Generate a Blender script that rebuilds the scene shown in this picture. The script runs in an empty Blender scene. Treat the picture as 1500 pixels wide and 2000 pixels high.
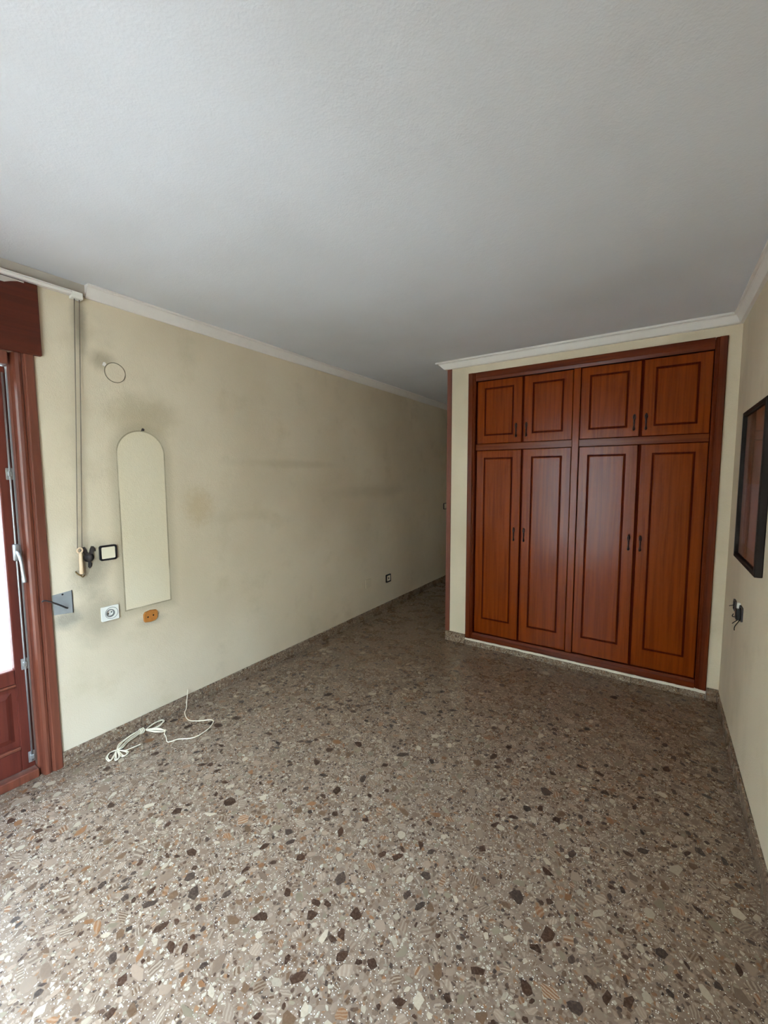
import bpy, bmesh, math, random
import numpy as np
from mathutils import Vector, Matrix

C = bpy.context.scene.collection
random.seed(7)
# ------------------------------------------------------------------ camera
CAM = Vector((2.530, 0.0, 1.5))
FPX, YAW, PITCH, ROLL = 807.14, -0.586457, 0.0846396, -0.003361
fw = Vector((math.sin(YAW)*math.cos(PITCH), math.cos(YAW)*math.cos(PITCH), -math.sin(PITCH)))
r0 = Vector((math.cos(YAW), -math.sin(YAW), 0)); u0 = r0.cross(fw)
rr = r0*math.cos(ROLL) + u0*math.sin(ROLL); uu = -r0*math.sin(ROLL) + u0*math.cos(ROLL)
cd = bpy.data.cameras.new('camera'); cam = bpy.data.objects.new('camera', cd); C.objects.link(cam)
cd.sensor_width = 36; cd.lens = FPX*36/2000; cd.clip_start = 0.02
M = Matrix((rr, uu, -fw)).transposed().to_4x4(); M.translation = CAM; cam.matrix_world = M
bpy.context.scene.camera = cam
# ------------------------------------------------------------------ sky and exposure
W_ = bpy.data.worlds.new('world'); bpy.context.scene.world = W_; W_.use_nodes = True
bg = W_.node_tree.nodes['Background']; bg.inputs[0].default_value = (0.60, 0.85, 1.19, 1); bg.inputs[1].default_value = 11.0
vs = bpy.context.scene.view_settings
vs.view_transform = 'Standard'; vs.look = 'None'; vs.gamma = 1; vs.exposure = 2.05; vs.use_curve_mapping = False
cy = bpy.context.scene.cycles
cy.max_bounces = 12; cy.diffuse_bounces = 8; cy.glossy_bounces = 4; cy.transparent_max_bounces = 8
cy.sample_clamp_indirect = 8
def portal(name, loc, rot, sx, sy):                 # tells the renderer where the sky enters; gives off no light itself
    l = bpy.data.lights.new(name, 'AREA'); l.shape = 'RECTANGLE'; l.size = sx; l.size_y = sy; l.cycles.is_portal = True
    o = bpy.data.objects.new(name, l); C.objects.link(o); o.location = loc; o.rotation_euler = rot
# ------------------------------------------------------------------ dimensions
XR, YF, YB, YE, H = 2.919, 3.413, -0.34, 6.3, 2.492
PX = 0.955
DY0, DY1, DZ = -0.10, 0.768, 2.085      # balcony door opening in the left wall
WX0, WX1, WZ0, WZ1 = 0.75, 2.12, 0.05, 2.15   # glazed door in the wall behind the camera
portal('balcony_portal', (-0.26, (DY0+DY1)/2, DZ/2), (0, -math.pi/2, 0), DZ, DY1-DY0)
portal('window_portal', ((WX0+WX1)/2, YB-0.13, (WZ0+WZ1)/2), (math.pi/2, 0, 0), WX1-WX0, WZ1-WZ0)

# ------------------------------------------------------------------ node helper
def srgb(r, g, b):
    f = lambda c: (c/255)/12.92 if c/255 <= .04045 else ((c/255+.055)/1.055)**2.4
    return (f(r), f(g), f(b), 1)
class NB:
    def __init__(s, name, rough=.5, spec=.5):
        s.m = bpy.data.materials.new(name); s.m.use_nodes = True; s.t = s.m.node_tree
        s.b = s.t.nodes['Principled BSDF']; s.b.inputs['Roughness'].default_value = rough
        s.b.inputs['Specular IOR Level'].default_value = spec
        s._p = None
    def n(s, ty, **kw):
        x = s.t.nodes.new(ty)
        for k, v in kw.items(): setattr(x, k, v)
        return x
    def set(s, sock, v):
        if isinstance(v, bpy.types.NodeSocket): s.t.links.new(v, sock)
        else: sock.default_value = v
    def pos(s):
        if s._p is None: s._p = s.n('ShaderNodeNewGeometry').outputs['Position']
        return s._p
    def xyz(s):
        x = s.n('ShaderNodeSeparateXYZ'); s.set(x.inputs[0], s.pos()); return x.outputs
    def math(s, op, a, b=0.0, clamp=False):
        x = s.n('ShaderNodeMath', operation=op, use_clamp=clamp); s.set(x.inputs[0], a); s.set(x.inputs[1], b); return x.outputs[0]
    def scale(s, v):
        x = s.n('ShaderNodeVectorMath', operation='MULTIPLY'); s.set(x.inputs[0], s.pos()); x.inputs[1].default_value = v; return x.outputs[0]
    def noise(s, sc, det=3, rough=.5, vec=None, dist=0):
        x = s.n('ShaderNodeTexNoise'); s.set(x.inputs['Vector'], vec if vec is not None else s.pos())
        x.inputs['Scale'].default_value = sc; x.inputs['Detail'].default_value = det; x.inputs['Roughness'].default_value = rough
        x.inputs['Distortion'].default_value = dist; return x.outputs['Fac']
    def vor(s, sc, feature='F1', vec=None, rnd=1):
        x = s.n('ShaderNodeTexVoronoi', feature=feature); s.set(x.inputs['Vector'], vec if vec is not None else s.pos())
        x.inputs['Scale'].default_value = sc; x.inputs['Randomness'].default_value = rnd; return x
    def ramp(s, f, stops, interp='LINEAR'):
        x = s.n('ShaderNodeValToRGB'); x.color_ramp.interpolation = interp; e = x.color_ramp.elements
        while len(e) < len(stops): e.new(0.5)
        for i, (p, c) in enumerate(stops): e[i].position = p; e[i].color = c if len(c) == 4 else (*c, 1)
        s.set(x.inputs[0], f); return x.outputs[0]
    def smooth(s, v, a, b, lo=0.0, hi=1.0):
        x = s.n('ShaderNodeMapRange', interpolation_type='SMOOTHSTEP'); s.set(x.inputs[0], v)
        x.inputs[1].default_value = a; x.inputs[2].default_value = b; x.inputs[3].default_value = lo; x.inputs[4].default_value = hi
        return x.outputs[0]
    def mix(s, f, a, b, mode='MIX'):
        x = s.n('ShaderNodeMix', data_type='RGBA', blend_type=mode)
        s.set(x.inputs[0], f); s.set(x.inputs[6], a); s.set(x.inputs[7], b); return x.outputs[2]
    def bump(s, h, strength=.3, dist=.002):
        x = s.n('ShaderNodeBump'); x.inputs['Strength'].default_value = strength; x.inputs['Distance'].default_value = dist
        s.set(x.inputs['Height'], h); s.t.links.new(x.outputs[0], s.b.inputs['Normal'])
    def col(s, c): s.set(s.b.inputs['Base Color'], c); return s.m

def plain(name, c, rough=.5, metal=0, spec=.5, var=.12, sc=25):
    k = NB(name, rough, spec); k.b.inputs['Metallic'].default_value = metal
    n = k.noise(sc, 3)
    c2 = tuple(min(1, x*(1-var)) for x in c[:3])+(1,); c3 = tuple(min(1, x*(1+var)) for x in c[:3])+(1,)
    return k.col(k.mix(n, c2, c3))
def wood(name, a, b, rough=.3, axis='z', fine=1.0, coat=0.0, spec=.5):
    k = NB(name, rough, spec)
    v = {'z': (42, 42, 1.6), 'y': (42, 1.6, 42), 'x': (1.6, 42, 42)}[axis]
    g = k.noise(fine, 5, .6, vec=k.scale(v), dist=.5)
    big = k.noise(1.3, 2)
    c = k.mix(k.smooth(g, .35, .68), a, b)
    c = k.mix(k.math('MULTIPLY', big, .35), c, tuple(x*.62 for x in a[:3])+(1,))
    k.bump(g, .05, .001)
    if coat: k.b.inputs['Coat Weight'].default_value = coat; k.b.inputs['Coat Roughness'].default_value = .22
    return k.col(c)

# ------------------------------------------------------------------ materials
def wall_mat(name, left=False):
    k = NB(name, .85, .25)
    x, y, z = k.xyz()[:3]
    base = k.mix(k.smooth(k.noise(1.1, 4), .3, .75), srgb(219, 203, 176), srgb(206, 189, 161))
    base = k.mix(k.math('MULTIPLY', k.smooth(k.noise(3.7, 5, .6), .52, .8), .35), base, srgb(176, 160, 128))
    if left:
        def blob(cyy, cz, ry, rz, amt, colr, base, rag=.35, s=9):
            dy = k.math('DIVIDE', k.math('SUBTRACT', y, cyy), ry); dz = k.math('DIVIDE', k.math('SUBTRACT', z, cz), rz)
            d = k.math('SQRT', k.math('ADD', k.math('MULTIPLY', dy, dy), k.math('MULTIPLY', dz, dz)))
            d = k.math('ADD', d, k.math('MULTIPLY', k.math('SUBTRACT', k.noise(s, 4, .6), .5), rag*2))
            return k.mix(k.math('MULTIPLY', k.smooth(d, 1.0, .15), amt), base, colr)
        soot = srgb(120, 112, 96)
        base = blob(.95, 1.02, .13, .22, .55, soot, base)          # grime round the pull cord
        base = blob(.97, .74, .16, .20, .45, soot, base)
        base = blob(.83, .77, .10, .07, .6, srgb(118, 116, 106), base)
        base = blob(.97, 2.30, .05, .22, .55, soot, base)
        base = blob(.93, 1.70, .05, .9, .14, srgb(150, 138, 118), base)
        base = blob(1.07, 2.13, .09, .08, .5, srgb(128, 116, 92), base)
        base = blob(1.25, .64, .12, .05, .35, soot, base)
        base = blob(1.04, 1.09, .11, .1, .35, soot, base)
        base = blob(1.60, 1.31, .15, .17, .35, srgb(180, 150, 104), base, .5, 30)   # brown damp stain
        base = blob(1.26, 1.86, .30, .17, .45, srgb(150, 134, 102), base)
        base = blob(2.45, 1.61, .75, .05, .22, srgb(158, 140, 104), base, .5, 4)   # tide marks of old furniture
        base = blob(1.9, 1.22, .5, .06, .12, srgb(160, 142, 108), base, .5, 4)
        base = blob(3.6, 1.35, .9, .10, .2, srgb(140, 126, 96), base, .5, 3)
        # pale patch where an arched mirror hung, with its dirt outline
        ay = k.math('ABSOLUTE', k.math('SUBTRACT', y, 1.246)); az = k.math('MAXIMUM', k.math('SUBTRACT', z, 1.637), 0)
        d = k.math('SUBTRACT', k.math('SQRT', k.math('ADD', k.math('MULTIPLY', ay, ay), k.math('MULTIPLY', az, az))), .133)
        d = k.math('MAXIMUM', d, k.math('SUBTRACT', .735, z))
        halo = k.math('MULTIPLY', k.smooth(d, .07, .0), .38)
        base = k.mix(halo, base, srgb(140, 126, 98))
        base = k.mix(k.math('MULTIPLY', k.smooth(d, .002, -.002), .75), base, srgb(226, 212, 182))
        line = k.math('MULTIPLY', k.smooth(k.math('ABSOLUTE', d), .0055, .001), k.smooth(k.noise(6, 3), .3, .6, .35, .8))
        base = k.mix(line, base, srgb(128, 116, 92))
    else:
        s_ = k.smooth(k.noise(2.2, 3, vec=k.scale((1, 1.4, .5))), .45, .75)
        base = k.mix(k.math('MULTIPLY', s_, .3), base, srgb(178, 164, 136))
    h = k.math('ADD', k.noise(150, 3, .55), k.math('MULTIPLY', k.noise(45, 2), .6))
    k.bump(h, .35, .004)
    return k.col(base)
def ceil_mat():
    k = NB('ceiling_paint', .9, .2)
    c = k.mix(k.smooth(k.noise(.9, 3), .3, .7), srgb(214, 215, 218), srgb(204, 204, 205))
    h = k.math('ADD', k.noise(150, 3, .55), k.noise(48, 3))
    k.bump(h, .24, .003)
    return k.col(c)
def band_fac(k, vec, s):
    w = k.n('ShaderNodeTexWave', wave_type='BANDS', bands_direction='X'); k.set(w.inputs['Vector'], vec)
    w.inputs['Scale'].default_value = s; w.inputs['Distortion'].default_value = 3.5; w.inputs['Detail'].default_value = 2; w.inputs['Detail Scale'].default_value = 1.5
    return w.outputs['Fac']
PAL = [(.25, (146, 125, 105)), (.22, (121, 100, 82)), (.13, (102, 77, 56)), (.11, (62, 40, 28)), (.06, (64, 51, 42)),
       (.07, (132, 92, 58)), (.09, (176, 161, 137)), (.05, (132, 118, 96))]
def terrazzo(name, rough=.28):
    k = NB(name, rough, .22)
    v = k.vor(75)
    sep = k.n('ShaderNodeSeparateColor'); k.set(sep.inputs[0], v.outputs['Color'])
    stops, a = [], 0
    for w, c in PAL: stops.append((a, srgb(*c))); a += w
    chips = k.ramp(sep.outputs[0], stops, 'CONSTANT')
    matrix = k.mix(k.noise(60, 4, .6), srgb(103, 82, 64), srgb(138, 116, 95))
    e = k.vor(75, 'DISTANCE_TO_EDGE').outputs['Distance']
    c = k.mix(k.math('MULTIPLY', k.smooth(e, .08, .16), .75), matrix, chips)
    sp = k.vor(190); s2 = k.n('ShaderNodeSeparateColor'); k.set(s2.inputs[0], sp.outputs['Color'])
    m = k.math('MULTIPLY', k.smooth(sp.outputs['Distance'], .34, .26), k.math('GREATER_THAN', s2.outputs[1], .74))
    c = k.mix(k.math('MULTIPLY', m, .95), c, srgb(216, 206, 188))
    k.set(k.b.inputs['Roughness'], k.smooth(k.noise(7, 3), .3, .7, rough-.06, rough+.08))
    k.bump(k.noise(90, 2), .06, .001)
    return k.col(c)
def chip_mat():
    k = NB('terrazzo_chip', .28, .22)
    a = k.n('ShaderNodeAttribute', attribute_name='chip_col'); g = k.n('ShaderNodeAttribute', attribute_name='chip_uv')
    w = band_fac(k, g.outputs['Vector'], 1.0)
    amt = k.math('MULTIPLY', a.outputs['Alpha'], k.smooth(w, .35, .75))
    c = k.mix(amt, a.outputs['Color'], srgb(172, 152, 128))
    c = k.mix(k.math('MULTIPLY', k.smooth(k.noise(120, 4, .65), .4, .75), .35), c, srgb(122, 102, 84))
    return k.col(c)
MT = {}
MT['wl'] = wall_mat('wall_paint_left', True); MT['w'] = wall_mat('wall_paint'); MT['c'] = ceil_mat()
MT['crown'] = plain('crown_plaster', srgb(224, 216, 207), .7, spec=.3, var=.05)
MT['taupe'] = plain('bare_plaster', srgb(176, 164, 150), .9, var=.15, sc=8)
MT['white'] = plain('white_filler', srgb(226, 216, 196), .8, var=.08)
MT['tz'] = terrazzo('terrazzo'); MT['chip'] = chip_mat()
MT['wood'] = wood('wardrobe_wood', srgb(131, 55, 8), srgb(108, 41, 5), .22, spec=.2)
MT['woodx'] = wood('wardrobe_wood_horizontal', srgb(114, 48, 12), srgb(94, 36, 8), .25, 'x', spec=.25)
MT['frame'] = wood('wardrobe_frame_wood', srgb(106, 43, 16), srgb(84, 31, 10), .25, spec=.3)
MT['framex'] = wood('wardrobe_frame_wood_horizontal', srgb(106, 43, 16), srgb(84, 31, 10), .25, 'x', spec=.3)
MT['groove'] = wood('wardrobe_groove_wood', srgb(84, 26, 5), srgb(66, 18, 3), .6, spec=.03)  # dark tone for panel grooves; behind the door gaps it paints in their shade
MT['mahog'] = wood('balcony_door_wood', srgb(124, 66, 46), srgb(98, 50, 36), .38, coat=.15)
MT['mahogdk'] = wood('balcony_door_leaf_wood', srgb(104, 44, 32), srgb(80, 31, 23), .4, spec=.4)
MT['box'] = wood('shutter_box_wood', srgb(90, 35, 18), srgb(76, 28, 13), .55, 'y', spec=.3)
MT['dark'] = plain('black_plastic', srgb(30, 29, 32), .35)
MT['void'] = plain('dark_recess', srgb(26, 22, 19), .9)
MT['cream'] = plain('cream_plastic', srgb(226, 214, 186), .35, var=.03)
MT['sock'] = plain('white_plastic', srgb(226, 222, 210), .35, var=.03)
MT['sockgrey'] = plain('grey_plastic', srgb(120, 118, 112), .5)
MT['bronze'] = plain('antique_bronze', srgb(58, 36, 26), .35, .7)
MT['steel'] = plain('dull_steel', srgb(176, 176, 174), .38, .8)
MT['grey'] = plain('grey_metal_plate', srgb(160, 162, 160), .45, .3)
MT['rust'] = plain('rust_brown_plastic', srgb(176, 112, 48), .55, var=.3, sc=60)
MT['peg'] = plain('pale_wood', srgb(226, 196, 160), .55)
MT['cord'] = plain('grey_cord', srgb(126, 114, 98), .8)
MT['flex'] = plain('white_flex', srgb(226, 212, 184), .5, var=.05)
MT['iron'] = plain('dark_iron', srgb(64, 58, 58), .5, .5)
MT['stone'] = plain('balcony_tiles', srgb(136, 108, 92), .8)
MT['street'] = plain('street_ground', srgb(170, 168, 160), .95, sc=.5)
MT['facade'] = plain('facade_render', srgb(206, 196, 176), .95, sc=.5)
MT['facade_dark'] = plain('facade_darkened_render', srgb(150, 140, 126), .95, sc=.5)  # darkened so the added left facade sends less light indoors
MT['paper'] = plain('tan_print', srgb(132, 108, 84), .7, var=.1, sc=4)
MT['mauve'] = plain('mauve_panel', srgb(146, 124, 116), .7, var=.1, sc=6)
MT['blackwood'] = plain('black_frame_wood', srgb(32, 24, 19), .6, spec=.2)
def glass(name, tint=(1, 1, 1, 1), refl=.6):
    k = NB(name); t = k.t; t.nodes.remove(k.b); out = [n for n in t.nodes if n.type == 'OUTPUT_MATERIAL'][0]
    tr = k.n('ShaderNodeBsdfTransparent'); tr.inputs[0].default_value = tint
    gl = k.n('ShaderNodeBsdfGlossy'); gl.inputs['Roughness'].default_value = .02
    g = k.n('ShaderNodeNewGeometry'); d = k.n('ShaderNodeVectorMath', operation='DOT_PRODUCT')
    t.links.new(g.outputs['Incoming'], d.inputs[0]); t.links.new(g.outputs['Normal'], d.inputs[1])
    fr = k.math('ADD', .04, k.math('MULTIPLY', .9, k.math('POWER', k.math('SUBTRACT', 1.0, k.math('ABSOLUTE', d.outputs['Value'])), 5.0)))
    mx = k.n('ShaderNodeMixShader'); t.links.new(fr, mx.inputs[0]); t.links.new(tr.outputs[0], mx.inputs[1]); t.links.new(gl.outputs[0], mx.inputs[2])
    t.links.new(mx.outputs[0], out.inputs[0]); return k.m
MT['glass'] = glass('window_glass')

# ------------------------------------------------------------------ object helpers
def link(name, bm, mat, parent=None, smooth=False, kind=None):
    me = bpy.data.meshes.new(name); bmesh.ops.recalc_face_normals(bm, faces=bm.faces); bm.to_mesh(me); bm.free()
    me.materials.append(mat)
    if smooth:
        for p in me.polygons: p.use_smooth = True
    o = bpy.data.objects.new(name, me); C.objects.link(o)
    if parent is not None: o.parent = parent; o.matrix_parent_inverse = parent.matrix_world.inverted()
    if kind: o['kind'] = kind
    return o
def tag(o, label, cat, group=None):
    o['label'] = label; o['category'] = cat
    if group: o['group'] = group
    return o
def empty(name, loc, label=None, cat=None, group=None, kind=None):
    o = bpy.data.objects.new(name, None); C.objects.link(o); o.location = loc; o.empty_display_size = .05
    o.matrix_world = Matrix.Translation(Vector(loc))
    if label: tag(o, label, cat, group)
    if kind: o['kind'] = kind
    return o
def bx(bm, x0, x1, y0, y1, z0, z1, bev=0, seg=1):
    r = bmesh.ops.create_cube(bm, size=1)
    for v in r['verts']:
        v.co = Vector((x0+(v.co.x+.5)*(x1-x0), y0+(v.co.y+.5)*(y1-y0), z0+(v.co.z+.5)*(z1-z0)))
    if bev: bmesh.ops.bevel(bm, geom=list({e for v in r['verts'] for e in v.link_edges}), offset=bev, segments=seg, affect='EDGES', profile=.6)
    return bm
def box(name, mat, x0, x1, y0, y1, z0, z1, parent=None, bev=0, kind=None, seg=1):
    return link(name, bx(bmesh.new(), x0, x1, y0, y1, z0, z1, bev, seg), mat, parent, kind=kind)
def boxes(name, mat, lst, parent=None, kind=None):
    bm = bmesh.new()
    for b in lst: bx(bm, *b)
    return link(name, bm, mat, parent, kind=kind)
def catmull(P, n=6):
    P = [Vector(p) for p in P]; out = []
    for i in range(len(P)-1):
        a, b, c, d = P[max(i-1, 0)], P[i], P[i+1], P[min(i+2, len(P)-1)]
        for k in range(n):
            t = k/n
            out.append(.5*((2*b)+(c-a)*t+(2*a-5*b+4*c-d)*t*t+(3*b-a-3*c+d)*t**3))
    return out+[P[-1]]
def tube(bm, P, r, n=6):
    rings = []; prev = None
    for i, p in enumerate(P):
        t = (P[min(i+1, len(P)-1)]-P[max(i-1, 0)]).normalized()
        a = prev if prev is not None else (Vector((0, 0, 1)) if abs(t.z) < .9 else Vector((1, 0, 0)))
        s = (a - t*a.dot(t)); s = s.normalized() if s.length > 1e-6 else t.orthogonal().normalized()
        prev = s; b = t.cross(s); rad = r[i] if isinstance(r, (list, tuple)) else r
        rings.append([bm.verts.new(p+(s*math.cos(2*math.pi*k/n)+b*math.sin(2*math.pi*k/n))*rad) for k in range(n)])
    for A, B in zip(rings, rings[1:]):
        for k in range(n): bm.faces.new((A[k], A[(k+1) % n], B[(k+1) % n], B[k]))
    bm.faces.new(rings[0][::-1]); bm.faces.new(rings[-1]); return bm
def plate(bm, pts, frame, t, bev=0):
    """extrude a 2-D outline: frame = (origin, u, v, n)"""
    o, u, v, n = frame
    A = [bm.verts.new(o+u*a+v*b) for a, b in pts]; B = [bm.verts.new(o+u*a+v*b+n*t) for a, b in pts]
    k = len(pts); bm.faces.new(A[::-1]); top = bm.faces.new(B)
    for i in range(k): bm.faces.new((A[i], A[(i+1) % k], B[(i+1) % k], B[i]))
    if bev: bmesh.ops.bevel(bm, geom=list(top.edges), offset=bev, segments=2, affect='EDGES')
    return bm
def rrect(w, h, r, n=5):
    out = []
    for cx, cyy, a0 in ((w/2-r, h/2-r, 0), (-w/2+r, h/2-r, 90), (-w/2+r, -h/2+r, 180), (w/2-r, -h/2+r, 270)):
        for i in range(n+1):
            a = math.radians(a0+90*i/n); out.append((cx+r*math.cos(a), cyy+r*math.sin(a)))
    return out
def circ(r, n=24, ox=0, oy=0): return [(ox+r*math.cos(2*math.pi*i/n), oy+r*math.sin(2*math.pi*i/n)) for i in range(n)]
def ringplate(bm, outer, inner, frame, t0, t1):
    o, u, v, n = frame; k = len(outer)
    mk = lambda P, t: [bm.verts.new(o+u*a+v*b+n*t) for a, b in P]
    A, B, D, E_ = mk(outer, t0), mk(outer, t1), mk(inner, t1), mk(inner, t0)
    for i in range(k):
        j = (i+1) % k
        for P, Q in ((A, B), (B, D), (D, E_)): bm.faces.new((P[i], P[j], Q[j], Q[i]))
    return bm
Vx, Vy, Vz = Vector((1, 0, 0)), Vector((0, 1, 0)), Vector((0, 0, 1))
def FL(y, z, x=0.0): return (Vector((x, y, z)), Vy, Vz, Vx)          # on the left wall, facing the room
def FR(y, z, x=XR): return (Vector((x, y, z)), -Vy, Vz, -Vx)         # on the right wall
def sweep(name, mat, path, prof, kind='structure', parent=None):
    """path: [(x,y)], prof: [(offset, z)] ; path carries per-vertex offset vectors"""
    bm = bmesh.new(); rows = []
    for (x, y), (ox, oy) in path: rows.append([bm.verts.new((x+ox*p, y+oy*p, z)) for p, z in prof])
    for A, B in zip(rows, rows[1:]):
        for i in range(len(prof)-1): bm.faces.new((A[i], A[i+1], B[i+1], B[i]))
    for A in (rows[0], rows[-1]): bm.faces.new(A)
    return link(name, bm, mat, parent, kind=kind)

# ------------------------------------------------------------------ room shell
T = .25
floor = box('floor', MT['tz'], -T, XR+.1, YB-.12, YE+.1, -.12, 0, kind='structure')
box('ceiling', MT['c'], -T, XR+.1, YB-.12, YE+.1, H, H+.12, kind='structure')
boxes('wall_left', MT['wl'], [(-T, 0, DY1, YE, 0, H), (-T, 0, YB-.12, DY0, 0, H), (-T, 0, DY0, DY1, DZ, H)], kind='structure')
boxes('wall_right', MT['w'], [(XR, XR+.1, YB-.12, YE, 0, H)], kind='structure')
boxes('wall_back', MT['w'], [(0, WX0, YB-.12, YB, 0, H), (WX1, XR, YB-.12, YB, 0, H), (WX0, WX1, YB-.12, YB, 0, WZ0), (WX0, WX1, YB-.12, YB, WZ1, H)], kind='structure')
boxes('wall_front', MT['w'], [(PX, 1.152, YF, YF+.10, 0, H), (1.152, 2.842, YF, YF+.10, 2.36, H), (2.842, XR, YF, YF+.10, 0, H),
                              (1.152, 2.842, YF, YF+.10, 0, .062), (PX, PX+.10, YF+.10, YE, 0, H), (PX+.10, XR, 4.05, 4.12, 0, H)], kind='structure')
boxes('wall_corridor_end', MT['w'], [(0, PX, YE, YE+.1, 0, H)], kind='structure')

# crown mouldings
CR = [(0, H), (.070, H), (.071, H-.012), (.067, H-.015), (.054, H-.016), (.053, H-.021), (.050, H-.023), (.030, 2.439), (.024, 2.433), (0, 2.432)]
CL = [(0, H), (.054, H), (.055, H-.009), (.052, H-.011), (.042, H-.012), (.041, H-.016), (.018, 2.437), (.012, 2.431), (0, 2.431)]
sweep('trim_1', MT['crown'], [((0, 1.0), (1, 0)), ((0, YE), (1, 0))], CL)
sweep('trim_2', MT['crown'], [((XR, YF), (0, -1)), ((PX, YF), (-1.45, -1)), ((PX, YE), (-1.45, 0))], CR)
sweep('trim_3', MT['crown'], [((XR, YB), (-.75, 0)), ((XR, YF), (-.75, 0))], CR)
sweep('trim_4', MT['taupe'], [((0, YB), (1, 0)), ((0, 1.0), (1, 0))], [(0, H), (.010, H), (.010, 2.437), (0, 2.435)])
box('trim_5', MT['mahog'], PX-.014, PX+.028, YF-.008, YF+.06, .09, 2.435, kind='structure', bev=.002)
# white filler strip below the wardrobe, uneven top
bm = bmesh.new(); xs = np.linspace(1.139, 2.850, 60); rows = []
for x in xs:
    z = .064+random.uniform(-.003, .004); yy = YF-.018-random.uniform(0, .004)
    rows.append([bm.verts.new((x, YF+.01, .049)), bm.verts.new((x, yy, .049+random.uniform(-.002, .002))), bm.verts.new((x, yy, z)), bm.verts.new((x, YF+.01, z))])
for A, B in zip(rows, rows[1:]):
    for i in range(4): bm.faces.new((A[i], A[(i+1) % 4], B[(i+1) % 4], B[i]))
bm.faces.new(rows[0]); bm.faces.new(rows[-1]); link('trim_6', bm, MT['white'], kind='structure')
# terrazzo skirtings, laid in tiles
def skirting(name, axis, a0, a1, c0, c1, h, step=.40):
    e = empty(name, (c0, a0, 0) if axis == 'y' else (a0, c0, 0), kind='structure')
    n = max(1, round((a1-a0)/step)); L = (a1-a0)/n
    for i in range(n):
        s, t = a0+i*L+.0008, a0+(i+1)*L-.0008; j = random.uniform(-.0008, .0008)
        b = (c0, c1+j, s, t, 0, h+j) if axis == 'y' else (s, t, c0+j, c1, 0, h+j)
        box('skirting_tile', MT['tz'], *b, parent=e, bev=.003)
skirting('baseboard_left', 'y', DY1, YE, 0, .014, .076)
e = skirting('baseboard_right', 'y', YB, YF-.02, XR-.014, XR, .075)
skirting('baseboard_front', 'x', 1.141, 2.848, YF-.014, YF, .049)
skirting('baseboard_pillar', 'x', PX-.014, 1.139, YF-.014, YF, .088, .3)
skirting('baseboard_corner', 'x', 2.852, XR, YF-.016, YF, .088, .3)
skirting('baseboard_corridor', 'y', YF, YE, PX-.014, PX, .076)

# ------------------------------------------------------------------ terrazzo chips lying flush in the floor
for_chips = [(w, (int(c[0]*.93), int(c[1]*.90), int(c[2]*.87))) for w, c in PAL]
def make_chips():
    rng = np.random.default_rng(11); g = .0025
    x0, x1, y0, y1 = .02, XR-.02, YB+.03, YE-.02
    nx, ny = int((x1-x0)/g), int((y1-y0)/g); occ = np.zeros((nx, ny), bool)
    cx = int((PX-.02-x0)/g); cyy = int((YF-.02-y0)/g); occ[cx:, cyy:] = True
    chips = []
    cols = np.array([srgb(*c)[:3] for _, c in for_chips]); pr = np.array([w for w, _ in PAL]); pr /= pr.sum()
    area = 16.
    for lo, hi, n in ((.044, .060, 22), (.034, .044, 150), (.024, .034, 560), (.016, .024, 1200), (.010, .016, 2600), (.006, .010, 3600)):
        N = int(n*area)
        X = rng.uniform(0, nx, N); Y = rng.uniform(0, ny, N); D = rng.uniform(lo, hi, N); A = rng.uniform(1, 2.1, N); R = rng.uniform(0, math.pi, N)
        for x, y, d, a, r in zip(X, Y, D, A, R):
            ra, rb = d/2*a**.4, d/2/a**.6; k = int(ra/g)+2; ix, iy = int(x), int(y)
            if ix-k < 0 or iy-k < 0 or ix+k >= nx or iy+k >= ny: continue
            sub = occ[ix-k:ix+k+1, iy-k:iy+k+1]
            if sub[k, k]: continue
            q = np.arange(-k, k+1)*g; U = q[:, None]*math.cos(r)+q[None, :]*math.sin(r); V = -q[:, None]*math.sin(r)+q[None, :]*math.cos(r)
            m = (U/(ra+.0012))**2+(V/(rb+.0012))**2 < 1
            if (sub & m).any(): continue
            sub |= m
            nv = int(rng.integers(5, 9)); th = (np.arange(nv)+rng.uniform(-.42, .42, nv))*2*math.pi/nv
            rad = rng.uniform(.74, 1.18, nv)
            u = np.cos(th)*ra*rad; v = np.sin(th)*rb*rad
            px = x0+(ix+.5)*g+u*math.cos(r)-v*math.sin(r); py = y0+(iy+.5)*g+u*math.sin(r)+v*math.cos(r)
            ci = rng.choice(len(cols), p=pr)
            if d < .010: ci = rng.choice([6, 6, 6, 0, 3, 4])
            c = cols[ci]*rng.uniform(.82, 1.15)
            band = rng.uniform(.25, .65) if (d > .018 and ci in (0, 1, 2, 5) and rng.random() < .62) else 0.
            br = rng.uniform(0, math.pi); f = rng.uniform(18, 42)
            lu = (u*math.cos(br)+v*math.sin(br))*f+rng.uniform(0, 90); lv = (-u*math.sin(br)+v*math.cos(br))*f
            chips.append((px, py, np.array([*np.minimum(c, .9), band]), lu, lv, d))
    return chips
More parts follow.
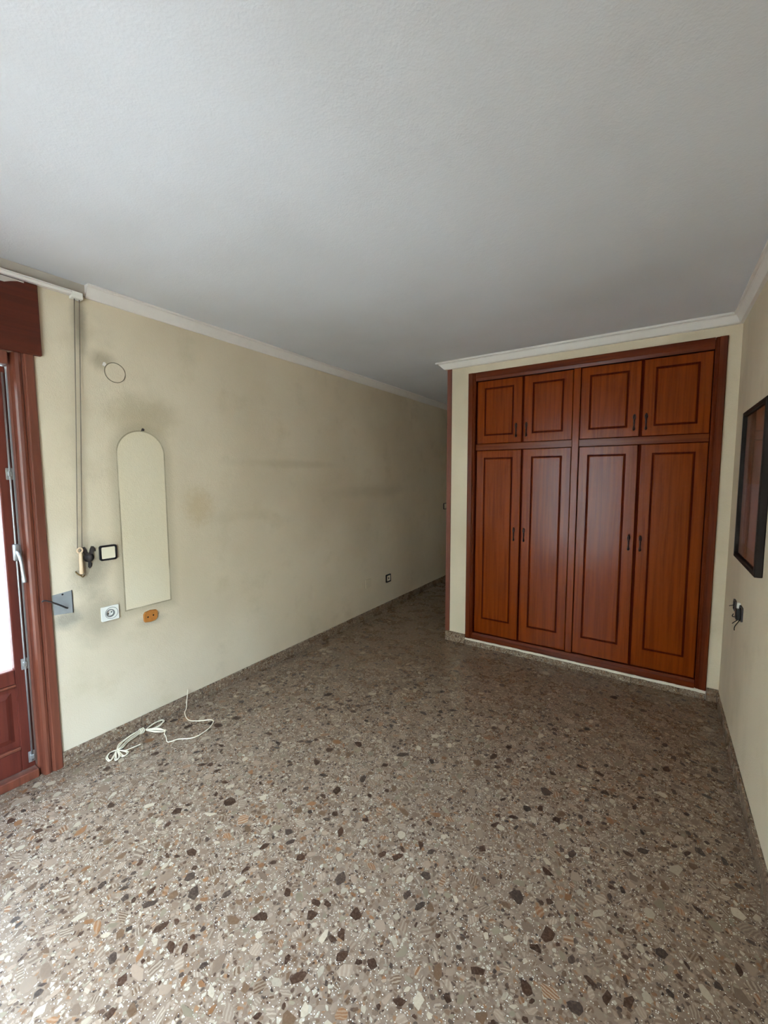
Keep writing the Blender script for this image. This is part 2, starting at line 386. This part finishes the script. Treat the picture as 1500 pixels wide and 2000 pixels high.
def chip_mesh(name, group, side):
    verts, faces, col, uv = [], [], [], []
    for px, py, c, lu, lv, d in group:
        n = len(px); b = len(verts); mx, my = px.mean(), py.mean()
        if side:
            for s, z in ((1.0, .0000), (.985, .0005)):
                for i in range(n):
                    verts.append((mx+(px[i]-mx)*s, my+(py[i]-my)*s, z)); col.append(c); uv.append((lu[i], lv[i], 0))
            faces.append(tuple(range(b+n, b+2*n)))
            for i in range(n): faces.append((b+i, b+(i+1) % n, b+n+(i+1) % n, b+n+i))
        else:
            for i in range(n): verts.append((px[i], py[i], .0004)); col.append(c); uv.append((lu[i], lv[i], 0))
            faces.append(tuple(range(b, b+n)))
    me = bpy.data.meshes.new(name); me.from_pydata(verts, [], faces)
    a = me.color_attributes.new('chip_col', 'FLOAT_COLOR', 'POINT'); a.data.foreach_set('color', np.array(col, dtype=np.float32).ravel())
    a = me.attributes.new('chip_uv', 'FLOAT_VECTOR', 'POINT'); a.data.foreach_set('vector', np.array(uv, dtype=np.float32).ravel())
    me.materials.append(MT['chip']); o = bpy.data.objects.new(name, me); C.objects.link(o); o.parent = floor; return o
chips = make_chips()
def seen(c):
    p = Vector((c[0].mean(), c[1].mean(), 0))-CAM; dpt = p.dot(fw)
    if dpt < .3: return 0
    X, Y = FPX*p.dot(rr)/dpt, FPX*p.dot(uu)/dpt
    if abs(X) > 740 or abs(Y) > 990: return 0
    ar = .5*abs(np.dot(c[0], np.roll(c[1], 1))-np.dot(c[1], np.roll(c[0], 1)))
    return ar*CAM.z/dpt**3
chips.sort(key=seen, reverse=True)
for c in chips[:290]: chip_mesh('stone_chip', [c], True)
st = chip_mesh('stone_chips', chips[290:], False); st['kind'] = 'stuff'

# ------------------------------------------------------------------ balcony door, outside
door = empty('door_1', (0, (DY0+DY1)/2, 0), kind='structure')
def jamb(y0, y1, sgn):
    bm = bmesh.new()
    a, b = (y1, y0) if sgn > 0 else (y0, y1)     # a = wall side
    s = 1 if sgn > 0 else -1
    P = [(a, -.09), (a, .010), (a-s*.004, .014), (a-s*.034, .014), (a-s*.038, .010), (a-s*.040, .002), (a-s*.046, .002), (a-s*.050, .008),
         (a-s*.060, .011), (a-s*.072, .008), (a-s*.078, -.004), (a-s*.080, -.012), (a-s*.084, -.030), (a-s*.092, -.032), (a-s*.094, -.09)]
    A = [bm.verts.new((x, y, 0)) for y, x in P]; B = [bm.verts.new((x, y, DZ)) for y, x in P]; k = len(P)
    for i in range(k): bm.faces.new((A[i], A[(i+1) % k], B[(i+1) % k], B[i]))
    bm.faces.new(A); bm.faces.new(B[::-1]); return bm
link('jamb', jamb(DY1-.094, DY1, 1), MT['mahog'], door)
link('jamb', jamb(DY0, DY0+.094, -1), MT['mahog'], door)
box('head_rail', MT['mahog'], -.09, .004, DY0+.094, DY1-.094, DZ-.06, DZ, door, bev=.004)
box('threshold', MT['mahog'], -.09, -.006, DY0+.094, DY1-.094, .0, .045, door, bev=.004)
def leaf(y0, y1, bolt):
    sw = .052
    bm = bmesh.new(); X0, X1 = -.078, -.036; z0, z1 = .052, DZ-.066
    for b in ((X0, X1, y0, y0+sw, z0, z1), (X0, X1, y1-sw, y1, z0, z1), (X0, X1, y0+sw, y1-sw, z0, .165), (X0, X1, y0+sw, y1-sw, .50, .572), (X0, X1, y0+sw, y1-sw, z1-.07, z1)): bx(bm, *b, bev=.004)
    lf = link('leaf', bm, MT['mahogdk'], door)
    bm = bmesh.new(); bx(bm, X0+.012, X1-.012, y0+sw-.005, y1-sw+.005, .16, .505)
    o = link('lower_panel', bm, MT['mahogdk'], lf)
    # raised field with sloped edges
    bm = bmesh.new(); a, b, c, d = y0+sw+.012, y1-sw-.012, .205, .468
    A = [bm.verts.new((X1-.014, p, q)) for p, q in ((a, c), (b, c), (b, d), (a, d))]
    B = [bm.verts.new((X1-.002, p, q)) for p, q in ((a+.03, c+.03), (b-.03, c+.03), (b-.03, d-.03), (a+.03, d-.03))]
    bm.faces.new(B)
    for i in range(4): bm.faces.new((A[i], A[(i+1) % 4], B[(i+1) % 4], B[i]))
    link('raised_field', bm, MT['mahogdk'], lf)
    bm = bmesh.new()
    for b_ in ((X1-.012, X1+.006, y0+sw, y1-sw, .165, .180), (X1-.012, X1+.006, y0+sw, y1-sw, .488, .500)): bx(bm, *b_, bev=.003)
    link('panel_moulding', bm, MT['mahog'], lf)
    box('glass_pane', MT['glass'], -.060, -.056, y0+sw-.005, y1-sw+.005, .567, z1-.065, lf)
    if bolt:
        yb = y1-.014
        bm = bmesh.new(); tube(bm, [Vector((X1+.008, yb, z)) for z in (.09, .6, 1.2, z1-.03)], .0045, 8)
        link('bolt_rod', bm, MT['steel'], lf, True)
        for z in (.59, .11, 1.52):
            bm = bmesh.new(); bx(bm, X1, X1+.006, yb-.014, yb+.012, z-.028, z+.028, .002); bx(bm, X1, X1+.018, yb-.008, yb+.008, z-.012, z+.012, .003)
            o = link('bolt_guide', bm, MT['steel'], lf)
        bm = bmesh.new(); bx(bm, X1, X1+.022, yb-.013, yb+.013, 1.105, 1.185, .004)
        tube(bm, catmull([(X1+.015, yb, 1.15), (X1+.040, yb+.002, 1.135), (X1+.048, yb+.006, 1.10), (X1+.046, yb+.012, 1.03), (X1+.046, yb+.014, 1.00)], 4), [.008]*8+[.0075]*5+[.009]*4, 8)
        link('handle', bm, MT['steel'], lf, True)
    return lf
leaf(DY0+.098, DY1-.098, True)
sb = box('shutter_box', MT['box'], .0005, .024, YB+.01, .797, 2.0855, 2.414, bev=.002)
tag(sb, 'flat reddish-brown shutter box cover above the balcony door', 'shutter box')
# balcony
b = boxes('balcony_floor', MT['stone'], [(-1.35, -T, -2.2, 1.6, -.14, -.03)], kind='structure')
rl = empty('balcony_railing', (-1.3, -.3, -.03), 'pale railing of thin upright bars outside the balcony door', 'railing')
box('handrail', MT['crown'], -1.32, -1.28, -2.2, 1.6, .95, 1.0, rl, bev=.006); box('bottom_rail', MT['crown'], -1.31, -1.29, -2.2, 1.6, .06, .09, rl)
src = None
for i in range(32):
    y = -2.15+i*.12
    if src is None: src = box('baluster', MT['crown'], -1.307, -1.293, y-.007, y+.007, .0, .955, rl); y_0 = y
    else: o = src.copy(); C.objects.link(o); o.parent = rl; o.location.y += y-y_0
box('street_ground', MT['street'], -60, 60, -60, 60, -6.2, -6.0, kind='structure')
for nm, b in (('added_facade_left', (-8.5, -6.5, -30, 30, -6, 13)), ('added_facade_behind', (-8, 30, -9.6, -7.6, -6, 6.4))): box(nm, MT['facade'] if 'behind' in nm else MT['facade_dark'], *b, kind='structure')  # unseen facades, added and sized to hold back the low sky light
boxes('balcony_floor', MT['stone'], [(-.3, 3.2, -2.0, YB-.12, -.14, -.03)], kind='structure')
# glazed door behind the camera
wn = empty('window_1', ((WX0+WX1)/2, YB, WZ0), kind='structure')
boxes('window_frame', MT['mahogdk'], [(WX0, WX0+.06, YB-.11, YB-.05, WZ0, WZ1), (WX1-.06, WX1, YB-.11, YB-.05, WZ0, WZ1), (WX0+.06, WX1-.06, YB-.11, YB-.05, WZ0, WZ0+.08),
      (WX0+.06, WX1-.06, YB-.11, YB-.05, WZ1-.06, WZ1), ((WX0+WX1)/2-.04, (WX0+WX1)/2+.04, YB-.11, YB-.05, WZ0+.08, WZ1-.06)], wn)
box('window_pane', MT['glass'], WX0+.05, WX1-.05, YB-.087, YB-.083, WZ0+.07, WZ1-.05, wn)

# ------------------------------------------------------------------ wardrobe
wd = empty('built_in_wardrobe', (2.0, YF, .063), 'orange-brown wooden built-in wardrobe with four tall and four short panelled doors', 'wardrobe')
yA = YF-.016
def bar(name, x0, x1, z0, z1, horiz, inner):
    """architrave bar with a stepped inner edge; inner = side of the bar that faces the doors"""
    bm = bmesh.new()
    if horiz:
        P = [(z0, YF+.03), (z0, yA+.012), (z0+(z1-z0)*.30, yA+.004), (z0+(z1-z0)*.36, yA), (z1-.004, yA), (z1, yA+.004), (z1, YF+.03)] if inner < 0 else \
            [(z1, YF+.03), (z1, yA+.010), (z1-(z1-z0)*.3, yA), (z0+.003, yA), (z0, yA+.003), (z0, YF+.03)]
        A = [bm.verts.new((x0, y, z)) for z, y in P]; B = [bm.verts.new((x1, y, z)) for z, y in P]
    else:
        P = [(x0, YF+.03), (x0, yA+.004), (x0+.004, yA), (x0+.040, yA), (x0+.044, yA+.006), (x0+.052, yA+.003), (x1-.002, yA+.014), (x1, YF+.03)]
        if inner < 0: P = [(x0+x1-a, y) for a, y in P]
        A = [bm.verts.new((x, y, z0)) for x, y in P]; B = [bm.verts.new((x, y, z1)) for x, y in P]
    k = len(P)
    for i in range(k): bm.faces.new((A[i], A[(i+1) % k], B[(i+1) % k], B[i]))
    bm.faces.new(A); bm.faces.new(B)
    return link(name, bm, MT['framex'] if horiz else MT['frame'], wd)
bar('frame_side', 1.139, 1.204, .065, 2.371, False, 1); bar('frame_side', 2.788, 2.852, .065, 2.371, False, -1)
bar('frame_head', 1.204, 2.788, 2.300, 2.371, True, -1); bar('frame_sill', 1.204, 2.788, .065, .122, True, 1)
box('centre_post', MT['wood'], 1.966, 2.014, YF+.004, YF+.05, .122, 2.300, wd, bev=.003)
box('middle_rail', MT['woodx'], 1.204, 1.966, YF+.010, YF+.05, 1.722, 1.774, wd, bev=.002)
box('middle_rail', MT['woodx'], 2.014, 2.788, YF+.010, YF+.05, 1.722, 1.774, wd, bev=.002)
box('gap_shade_backing', MT['groove'], 1.16, 2.832, YF+.034, YF+.044, .08, 2.355, wd)  # dark colour carries the shade of the gaps between the doors
yD = YF+.012
def wdoor(x0, x1, z0, z1, px0, px1, pz0, pz1, hx, hz, mirror):
    bm = bmesh.new(); g = .013; dp = .007
    R = lambda a, b, c, d, y: [bm.verts.new((p, y, q)) for p, q in ((a, c), (b, c), (b, d), (a, d))]
    back = R(x0, x1, z0, z1, yD+.02); o0 = R(x0, x1, z0, z1, yD+.003); o1 = R(x0+.003, x1-.003, z0+.003, z1-.003, yD)
    i0 = R(px0, px1, pz0, pz1, yD); i1 = R(px0, px1, pz0, pz1, yD+dp+.001)
    q0 = R(px0+g, px1-g, pz0+g, pz1-g, yD+dp+.001); q1 = R(px0+g, px1-g, pz0+g, pz1-g, yD+.002); q2 = R(px0+g+.004, px1-g-.004, pz0+g+.004, pz1-g-.004, yD)
    bm.faces.new(back); bm.faces.new(q2)
    for A, B in ((back, o0), (o0, o1), (o1, i0), (i0, i1), (i1, q0), (q0, q1), (q1, q2)):
        for i in range(4): bm.faces.new((A[i], A[(i+1) % 4], B[(i+1) % 4], B[i]))
    d = link('door', bm, MT['wood'], wd)
    bm = bmesh.new(); e = .0015
    fr = (Vector((0, yD+dp, 0)), Vx, Vz, -Vy)
    rc = lambda m: [(px0+m, pz0+m), (px1-m, pz0+m), (px1-m, pz1-m), (px0+m, pz1-m)]
    ringplate(bm, rc(.0004), rc(g-.0004), fr, 0, .003)
    link('groove_moulding', bm, MT['groove'], d)
    # antique drop pull
    bm = bmesh.new(); F = (Vector((hx, yD, hz)), Vx, Vz, -Vy)
    out = [(.0, .060), (.005, .056), (.0085, .046), (.009, .034), (.006, .022), (.004, .010), (.006, -.002), (.004, -.016), (.005, -.030), (.0085, -.042), (.007, -.052), (.0, -.058)]
    plate(bm, out+[(-a, b) for a, b in out[-2:0:-1]], F, .003)
    ring = [Vector((hx+.0075*math.cos(t), yD-.006-.004*abs(math.sin(t)), hz+.036+.017*math.sin(t))) for t in np.linspace(0, 2*math.pi, 17)]
    tube(bm, ring, .0022, 6)
    tube(bm, [Vector((hx, yD-.008, hz+z)) for z in (.019, .012, .004, -.012, -.026, -.034, -.044, -.050)], [.003, .0065, .003, .004, .0035, .006, .0075, .003], 8)
    link('drop_handle', bm, MT['bronze'], d, True)
cols_ = [(1.214, 1.588, 1.277, 1.521, 1.543), (1.603, 1.962, 1.668, 1.900, 1.625), (2.018, 2.396, 2.075, 2.325, 2.365), (2.413, 2.786, 2.480, 2.722, 2.436)]
for i, (x0, x1, p0, p1, hx) in enumerate(cols_):
    wdoor(x0, x1, .126, 1.718, p0, p1, .255, 1.660, hx, 1.022, i % 2)
    wdoor(x0, x1, 1.778, 2.296, p0, p1, 1.842, 2.238, hx, 1.875, i % 2)

# ------------------------------------------------------------------ fittings on the left wall
# curtain rail with pull cords
cr = empty('curtain_rail', (.03, .3, 2.42), 'white curtain rail ending above the balcony door beside the pull cords', 'curtain rail')
bm = bmesh.new(); bx(bm, .008, .040, YB+.01, .935, 2.416, 2.430, .002); bx(bm, .008, .046, YB+.01, .935, 2.430, 2.435, .001); link('track', bm, MT['crown'], cr)
box('end_cap', MT['sock'], .006, .048, .930, .978, 2.402, 2.436, cr, bev=.003)
bm = bmesh.new(); A = []; B = []
for y in np.linspace(.25, .745, 22):
    z = 2.403-.022*(y < .70)*random.uniform(.2, 1.0); A.append(bm.verts.new((.032, y, 2.409))); B.append(bm.verts.new((.030, y, z)))
for i in range(21): bm.faces.new((A[i], A[i+1], B[i+1], B[i]))
bmesh.ops.solidify(bm, geom=bm.faces[:], thickness=.003)
link('broken_edge', bm, MT['crown'], cr)
pc = empty('pull_cord', (.03, .93, 2.40), 'pair of thin grey pull cords hanging down to a pale wooden peg', 'pull cord')
for (ya, yb) in ((.944, .889), (.966, .909)):
    bm = bmesh.new(); tube(bm, [Vector((.030, ya, 2.405)), Vector((.026, (ya+yb)/2, 1.75)), Vector((.022, yb, 1.128))], .0021, 6); link('cord', bm, MT['cord'], pc, True)
bm = bmesh.new(); tube(bm, [Vector((.022, .901, z)) for z in (1.112, 1.105, 1.08, 1.00, .996)], [.004, .0075, .0085, .0095, .005], 10)
link('wooden_peg', bm, MT['peg'], pc, True)
bm = bmesh.new()
tube(bm, [Vector((.022, .899+.012*math.cos(t), 1.122+.013*math.sin(t))) for t in np.linspace(0, 2*math.pi, 15)], .0045, 6)
link('peg_ring', bm, MT['peg'], pc, True)
bm = bmesh.new()
tube(bm, catmull([(.022, .900, 1.00), (.020, .898, .986), (.024, .905, .980), (.022, .914, .990)], 4), .003, 6)
tube(bm, catmull([(.006, .880, 1.012), (.015, .884, 1.0), (.022, .896, .988)], 4), .0032, 6)
link('brass_hook', bm, plain('old_brass', srgb(120, 96, 58), .4, .7), pc, True)
# tieback hook shaped like a flower
hk = empty('tieback_hook', (0, .944, 1.076), 'dark metal flower-shaped tieback hook right of the wooden cord peg', 'hook')
bm = bmesh.new(); plate(bm, circ(.025, 20), FL(.944, 1.076, .0005), .010, .004)
bmesh.ops.create_uvsphere(bm, u_segments=12, v_segments=8, radius=.018, matrix=Matrix.Translation((.014, .944, 1.076)))
link('boss', bm, MT['iron'], hk, True)
for s in (-1, 1):
    bm = bmesh.new()
    K = 1.25
    P = [(s*.002, .014), (s*.006, .034), (s*.012, .047), (s*.020, .046), (s*.027, .034), (s*.028, .022), (s*.021, .028), (s*.016, .022), (s*.012, .010)]
    P = [(p*K, q*K) for p, q in P]; plate(bm, P if s > 0 else P[::-1], FL(.944, 1.076, .0005), .007, .002); link('leaf', bm, MT['iron'], hk)
bm = bmesh.new(); plate(bm, [(-.006, -.016), (.006, -.016), (.006, -.028), (.013, -.034), (.009, -.050), (0, -.060), (-.007, -.052), (-.006, -.034)][::-1], FL(.946, 1.076, .0005), .007, .002); link('tail', bm, MT['iron'], hk)
# light switch
def switch(y, z, w, h, label, small=False, group=None):
    e = empty('light_switch', (0, y, z), label, 'light switch', group)
    bm = bmesh.new(); ringplate(bm, rrect(w, h, .012), rrect(w-.020, h-.020, .005), FL(y, z), 0, .010); link('frame', bm, MT['dark'], e)
    bm = bmesh.new(); plate(bm, rrect(w-.0205, h-.0205, .005), FL(y, z, .0005), .010, .002); link('rocker', bm, MT['cream'], e)
    return e
switch(1.038, 1.088, .088, .084, 'light switch with black frame and cream rocker left of the arched patch')
switch(5.37, 1.083, .088, .090, 'dark-framed light switch deep in the corridor beside the brown corner trim')
# white socket
so = empty('power_socket', (0, 1.029, .748), 'white square power socket low on the left wall between plate and brown cover', 'socket')
bm = bmesh.new(); ringplate(bm, rrect(.087, .080, .004, 6), circ(.0215, 28), FL(1.029, .748), 0, .011)
link('faceplate', bm, MT['sock'], so)
bm = bmesh.new(); ringplate(bm, circ(.033, 32, .006, 0), circ(.0305, 32, .006, 0), FL(1.029, .748), .0108, .0118); link('rim_line', bm, MT['sockgrey'], so)
bm = bmesh.new(); plate(bm, circ(.0215, 24), FL(1.029, .748, .0005), .002); link('socket_well', bm, MT['sock'], so)
bm = bmesh.new(); ringplate(bm, circ(.0225, 28), circ(.0170, 28), FL(1.029, .748, .003), .0, .0088); link('well_ring', bm, MT['sockgrey'], so)
for s in (-1, 1):
    bm = bmesh.new(); plate(bm, circ(.0034, 12, s*.0085, s*.003), FL(1.029, .748, .0025), .002); link('pin_hole', bm, MT['void'], so)
# brown two-hole cover
bc = empty('junction_cover', (0, 1.248, .668), 'rusty orange-brown two-hole cover under the arched patch', 'junction cover')
bm = bmesh.new(); plate(bm, [(-.040, -.022), (-.034, -.031), (.0, -.036), (.030, -.030), (.041, -.016), (.042, .020), (.034, .031), (.0, .036), (-.032, .030), (-.041, .016)], FL(1.248, .668), .009, .003)
link('cover', bm, MT['rust'], bc)
for s in (-1, 1):
    bm = bmesh.new(); plate(bm, circ(.0048, 12, s*.016-.002, s*.002), FL(1.248, .668, .0088), .0012); link('screw_hole', bm, MT['void'], bc)
# painted-over round cover high on the wall
rc_ = empty('round_cover', (0, 1.128, 2.078), 'round painted-over junction cover high on the left wall', 'junction cover')
bm = bmesh.new(); plate(bm, circ(.050, 36), FL(1.128, 2.078), .005, .002); link('disc', bm, MT['w'], rc_, False)
bm = bmesh.new(); ringplate(bm, circ(.0545, 36), circ(.051, 36), FL(1.128, 2.078), 0, .0012); link('dirty_rim', bm, plain('dirty_seam', srgb(112, 102, 82), .9), rc_)
bm = bmesh.new(); plate(bm, [(-.062, .028), (-.050, .024), (-.042, .036), (-.048, .046), (-.058, .044)], FL(1.128, 2.078), .003); link('plaster_chip', bm, MT['crown'], rc_)
nl = empty('wall_nail', (0, 1.253, 1.776), 'small dark nail at the top of the arched patch', 'nail')
bm = bmesh.new(); tube(bm, [Vector((.0, 1.253, 1.774)), Vector((.016, 1.253, 1.778))], .003, 8); link('shank', bm, MT['iron'], nl)
bm = bmesh.new(); tube(bm, [Vector((.016, 1.253, 1.778)), Vector((.019, 1.253, 1.779))], .008, 10); link('head', bm, MT['iron'], nl)
# shutter strap plate with crank rod
sp = empty('shutter_plate', (0, .815, .858), 'grey metal plate with a dark crank rod beside the balcony door frame', 'shutter plate')
bm = bmesh.new(); plate(bm, [(-.040, -.052), (.043, -.060), (.041, .058), (-.041, .050)], FL(.815, .858), .003); link('plate', bm, MT['grey'], sp)
bm = bmesh.new(); tube(bm, [Vector((.002, .817, .904)), Vector((.0045, .817, .904))], .0045, 10); link('screw', bm, MT['void'], sp)
bm = bmesh.new(); bx(bm, .0006, .005, .8565, .8595, .797, .918); link('plate_edge', bm, MT['iron'], sp)
bm = bmesh.new(); tube(bm, catmull([(.003, .834, .828), (.020, .822, .836), (.030, .79, .862), (.034, .745, .893), (.034, .728, .898), (.034, .722, .893)], 4), .0042, 8)
link('crank_rod', bm, MT['iron'], sp, True)
# small socket and blank plate far along the wall
s2 = empty('power_socket', (0, 3.885, .350), 'small black-framed cream socket far along the left wall', 'socket')
bm = bmesh.new(); ringplate(bm, rrect(.098, .090, .010), rrect(.070, .062, .004), FL(3.885, .350), 0, .010); link('frame', bm, MT['dark'], s2)
bm = bmesh.new(); plate(bm, rrect(.0695, .0615, .004), FL(3.885, .350, .0005), .008); link('insert', bm, MT['cream'], s2)
bm = bmesh.new(); plate(bm, rrect(.016, .022, .006), FL(3.885, .350, .0088), .001); link('contact_hole', bm, MT['void'], s2)
bp = empty('blank_plate', (0, 3.50, .372), 'wall-coloured blank plate left of the small far socket', 'blank plate')
bm = bmesh.new(); plate(bm, rrect(.10, .09, .006), FL(3.50, .372), .006, .002); link('plate', bm, MT['w'], bp)

# ------------------------------------------------------------------ white flex bundled on the floor by the wall
fx = empty('flex_bundle', (.12, 1.05, 0), 'loosely tied bundle of white flex on the floor by the left wall', 'cable')
DX = .058
def fl(P, z=.004): return [(x+DX, y, z if len(q) == 0 else q[0]) for x, y, *q in P]
bm = bmesh.new(); R_ = .0029
tube(bm, catmull([(.019, 1.452, .118), (.019, 1.446, .080), (.020, 1.440, .045)]+fl([(-.02, 1.425, .010), (.02, 1.39), (.106, 1.362), (.164, 1.387), (.233, 1.443), (.282, 1.4), (.301, 1.339), (.302, 1.292), (.279, 1.255), (.236, 1.221),
     (.224, 1.189), (.207, 1.174), (.16, 1.194), (.119, 1.205), (.098, 1.22, .006), (.047, 1.206, .012), (.002, 1.157, .014)]), 5), R_, 6)
link('trailing_end', bm, MT['flex'], fx, True)
bm = bmesh.new()
for k in range(4):
    j = lambda s: random.uniform(-s, s)
    tube(bm, catmull(fl([(.002, 1.157, .012), (-.024+j(.006), 1.215+j(.01), .010), (-.020+j(.008), 1.262+j(.01), .008), (.004+j(.008), 1.262+j(.012), .006), (.022+j(.01), 1.225+j(.012), .006), (.014, 1.185, .009), (.003, 1.155, .014)]), 5), R_, 5)
for k in range(2):
    tube(bm, catmull(fl([(.002, 1.157, .012), (.05, 1.20+k*.008, .006), (.092, 1.222+k*.006, .005), (.098, 1.214, .005), (.06, 1.19-k*.008, .006), (.003, 1.155, .012)]), 5), R_, 5)
for k in range(7):
    a = k/7*2*math.pi; s, h = .017*math.cos(a), .008*math.sin(a)
    tube(bm, catmull(fl([(.002, 1.157, .013+h*.5), (-.006+s*.6, 1.134, .013+h), (.004+s, 1.09, .013+h), (.016+s, 1.045, .012+h), (.036+s*1.4, 1.005, .010+h*.6), (.052, .98, .010)]), 4), R_, 5)
for P in ([(.053, .982), (.038, .947), (.069, .919), (.109, .918), (.08, .95), (.053, .978)], [(.053, .978), (.112, .963), (.130, .939), (.108, .945), (.063, .972)],
          [(.057, .981), (.103, 1.002), (.127, .994), (.129, .974), (.091, .974), (.057, .981)]):
    for k in range(2):
        Q = [(x+(k*.004 if 0 < i < len(P)-1 else 0), y+(k*.005 if 0 < i < len(P)-1 else 0), .0035+.003*k if 0 < i < len(P)-1 else .009) for i, (x, y) in enumerate(P)]
        tube(bm, catmull(fl(Q), 5), R_, 5)
tube(bm, catmull(fl([(.060, .982, .009), (.084, 1.002), (.095, 1.036), (.103, 1.08)]), 5), R_, 5)
link('coils', bm, MT['flex'], fx, True)
bm = bmesh.new()
for k, y0 in enumerate((1.128, 1.136, 1.144)):
    cx_ = DX-.004+.001*k
    tube(bm, [Vector((cx_+.016*math.cos(t), y0+.004*math.sin(t), .0145+.0125*math.sin(t))) for t in np.linspace(0, 2*math.pi, 17)], R_, 5)
link('tie', bm, MT['flex'], fx, True)

# ------------------------------------------------------------------ right wall
pf = empty('picture_frame', (XR, 2.65, 1.055), 'black-framed picture behind glass hanging on the right wall', 'picture')
y0, y1, z0, z1 = 2.35, 2.945, 1.06, 1.835; w = .024; xa = XR-.030
for nm, b in (('frame_bar', (xa, XR-.001, y0, y0+w, z0, z1)), ('frame_bar', (xa, XR-.001, y1-w, y1, z0, z1)), ('frame_bar', (xa, XR-.001, y0+w, y1-w, z0, z0+w)), ('frame_bar', (xa, XR-.001, y0+w, y1-w, z1-w, z1))):
    box(nm, MT['blackwood'], *b, parent=pf, bev=.003)
box('mount', MT['paper'], XR-.012, XR-.004, y0+w-.004, y1-w+.004, z0+w-.004, z1-w+.004, pf)
box('print', MT['mauve'], XR-.0135, XR-.0118, y0+.07, y1-.09, z0+.09, z0+.40, pf)  # paler mauve rectangle set low on the mount
box('glass_pane', MT['glass'], XR-.021, XR-.019, y0+w-.004, y1-w+.004, z0+w-.004, z1-w+.004, pf)
def wallbox(y, z, s, label, wires, plate_side):
    e = empty('open_wall_box', (XR, y, z), label, 'wall box')
    bm = bmesh.new(); ringplate(bm, rrect(s, s, .008), rrect(s-.012, s-.012, .006), FR(y, z), 0, .008); link('rim', bm, MT['iron'], e)
    bm = bmesh.new(); plate(bm, rrect(s-.011, s-.011, .006), FR(y, z, XR-.0002), .001); link('dark_inside', bm, MT['void'], e)
    if plate_side:
        bm = bmesh.new(); bx(bm, XR-.016, XR-.001, y+s/2, y+s/2+.022, z-.02, z+.045, .003); link('white_bracket', bm, MT['sock'], e)
        bm = bmesh.new(); bx(bm, XR-.026, XR-.008, y-.020, y+.022, z-.034, z+.020, .003); link('terminal_block', bm, MT['dark'], e)
    bm = bmesh.new()
    for P in wires: tube(bm, catmull([(XR-a, y+b, z+c) for a, b, c in P], 5), .0022, 5)
    link('wires', bm, MT['void'], e, True)
wallbox(2.985, .775, .060, 'small open wall box without cover, nearer the wardrobe', [[(.001, .01, 0), (.022, .02, -.012), (.020, .055, -.022)]], False)
wallbox(2.775, .785, .074, 'open wall box with white bracket and loose wires on the right wall', [[(.004, .01, -.02), (.03, .05, -.035), (.02, .11, -.035)], [(.004, -.01, -.02), (.035, -.005, -.055), (.025, .05, -.068)], [(.004, -.02, -.02), (.03, -.04, -.06), (.03, -.03, -.085)]], True)
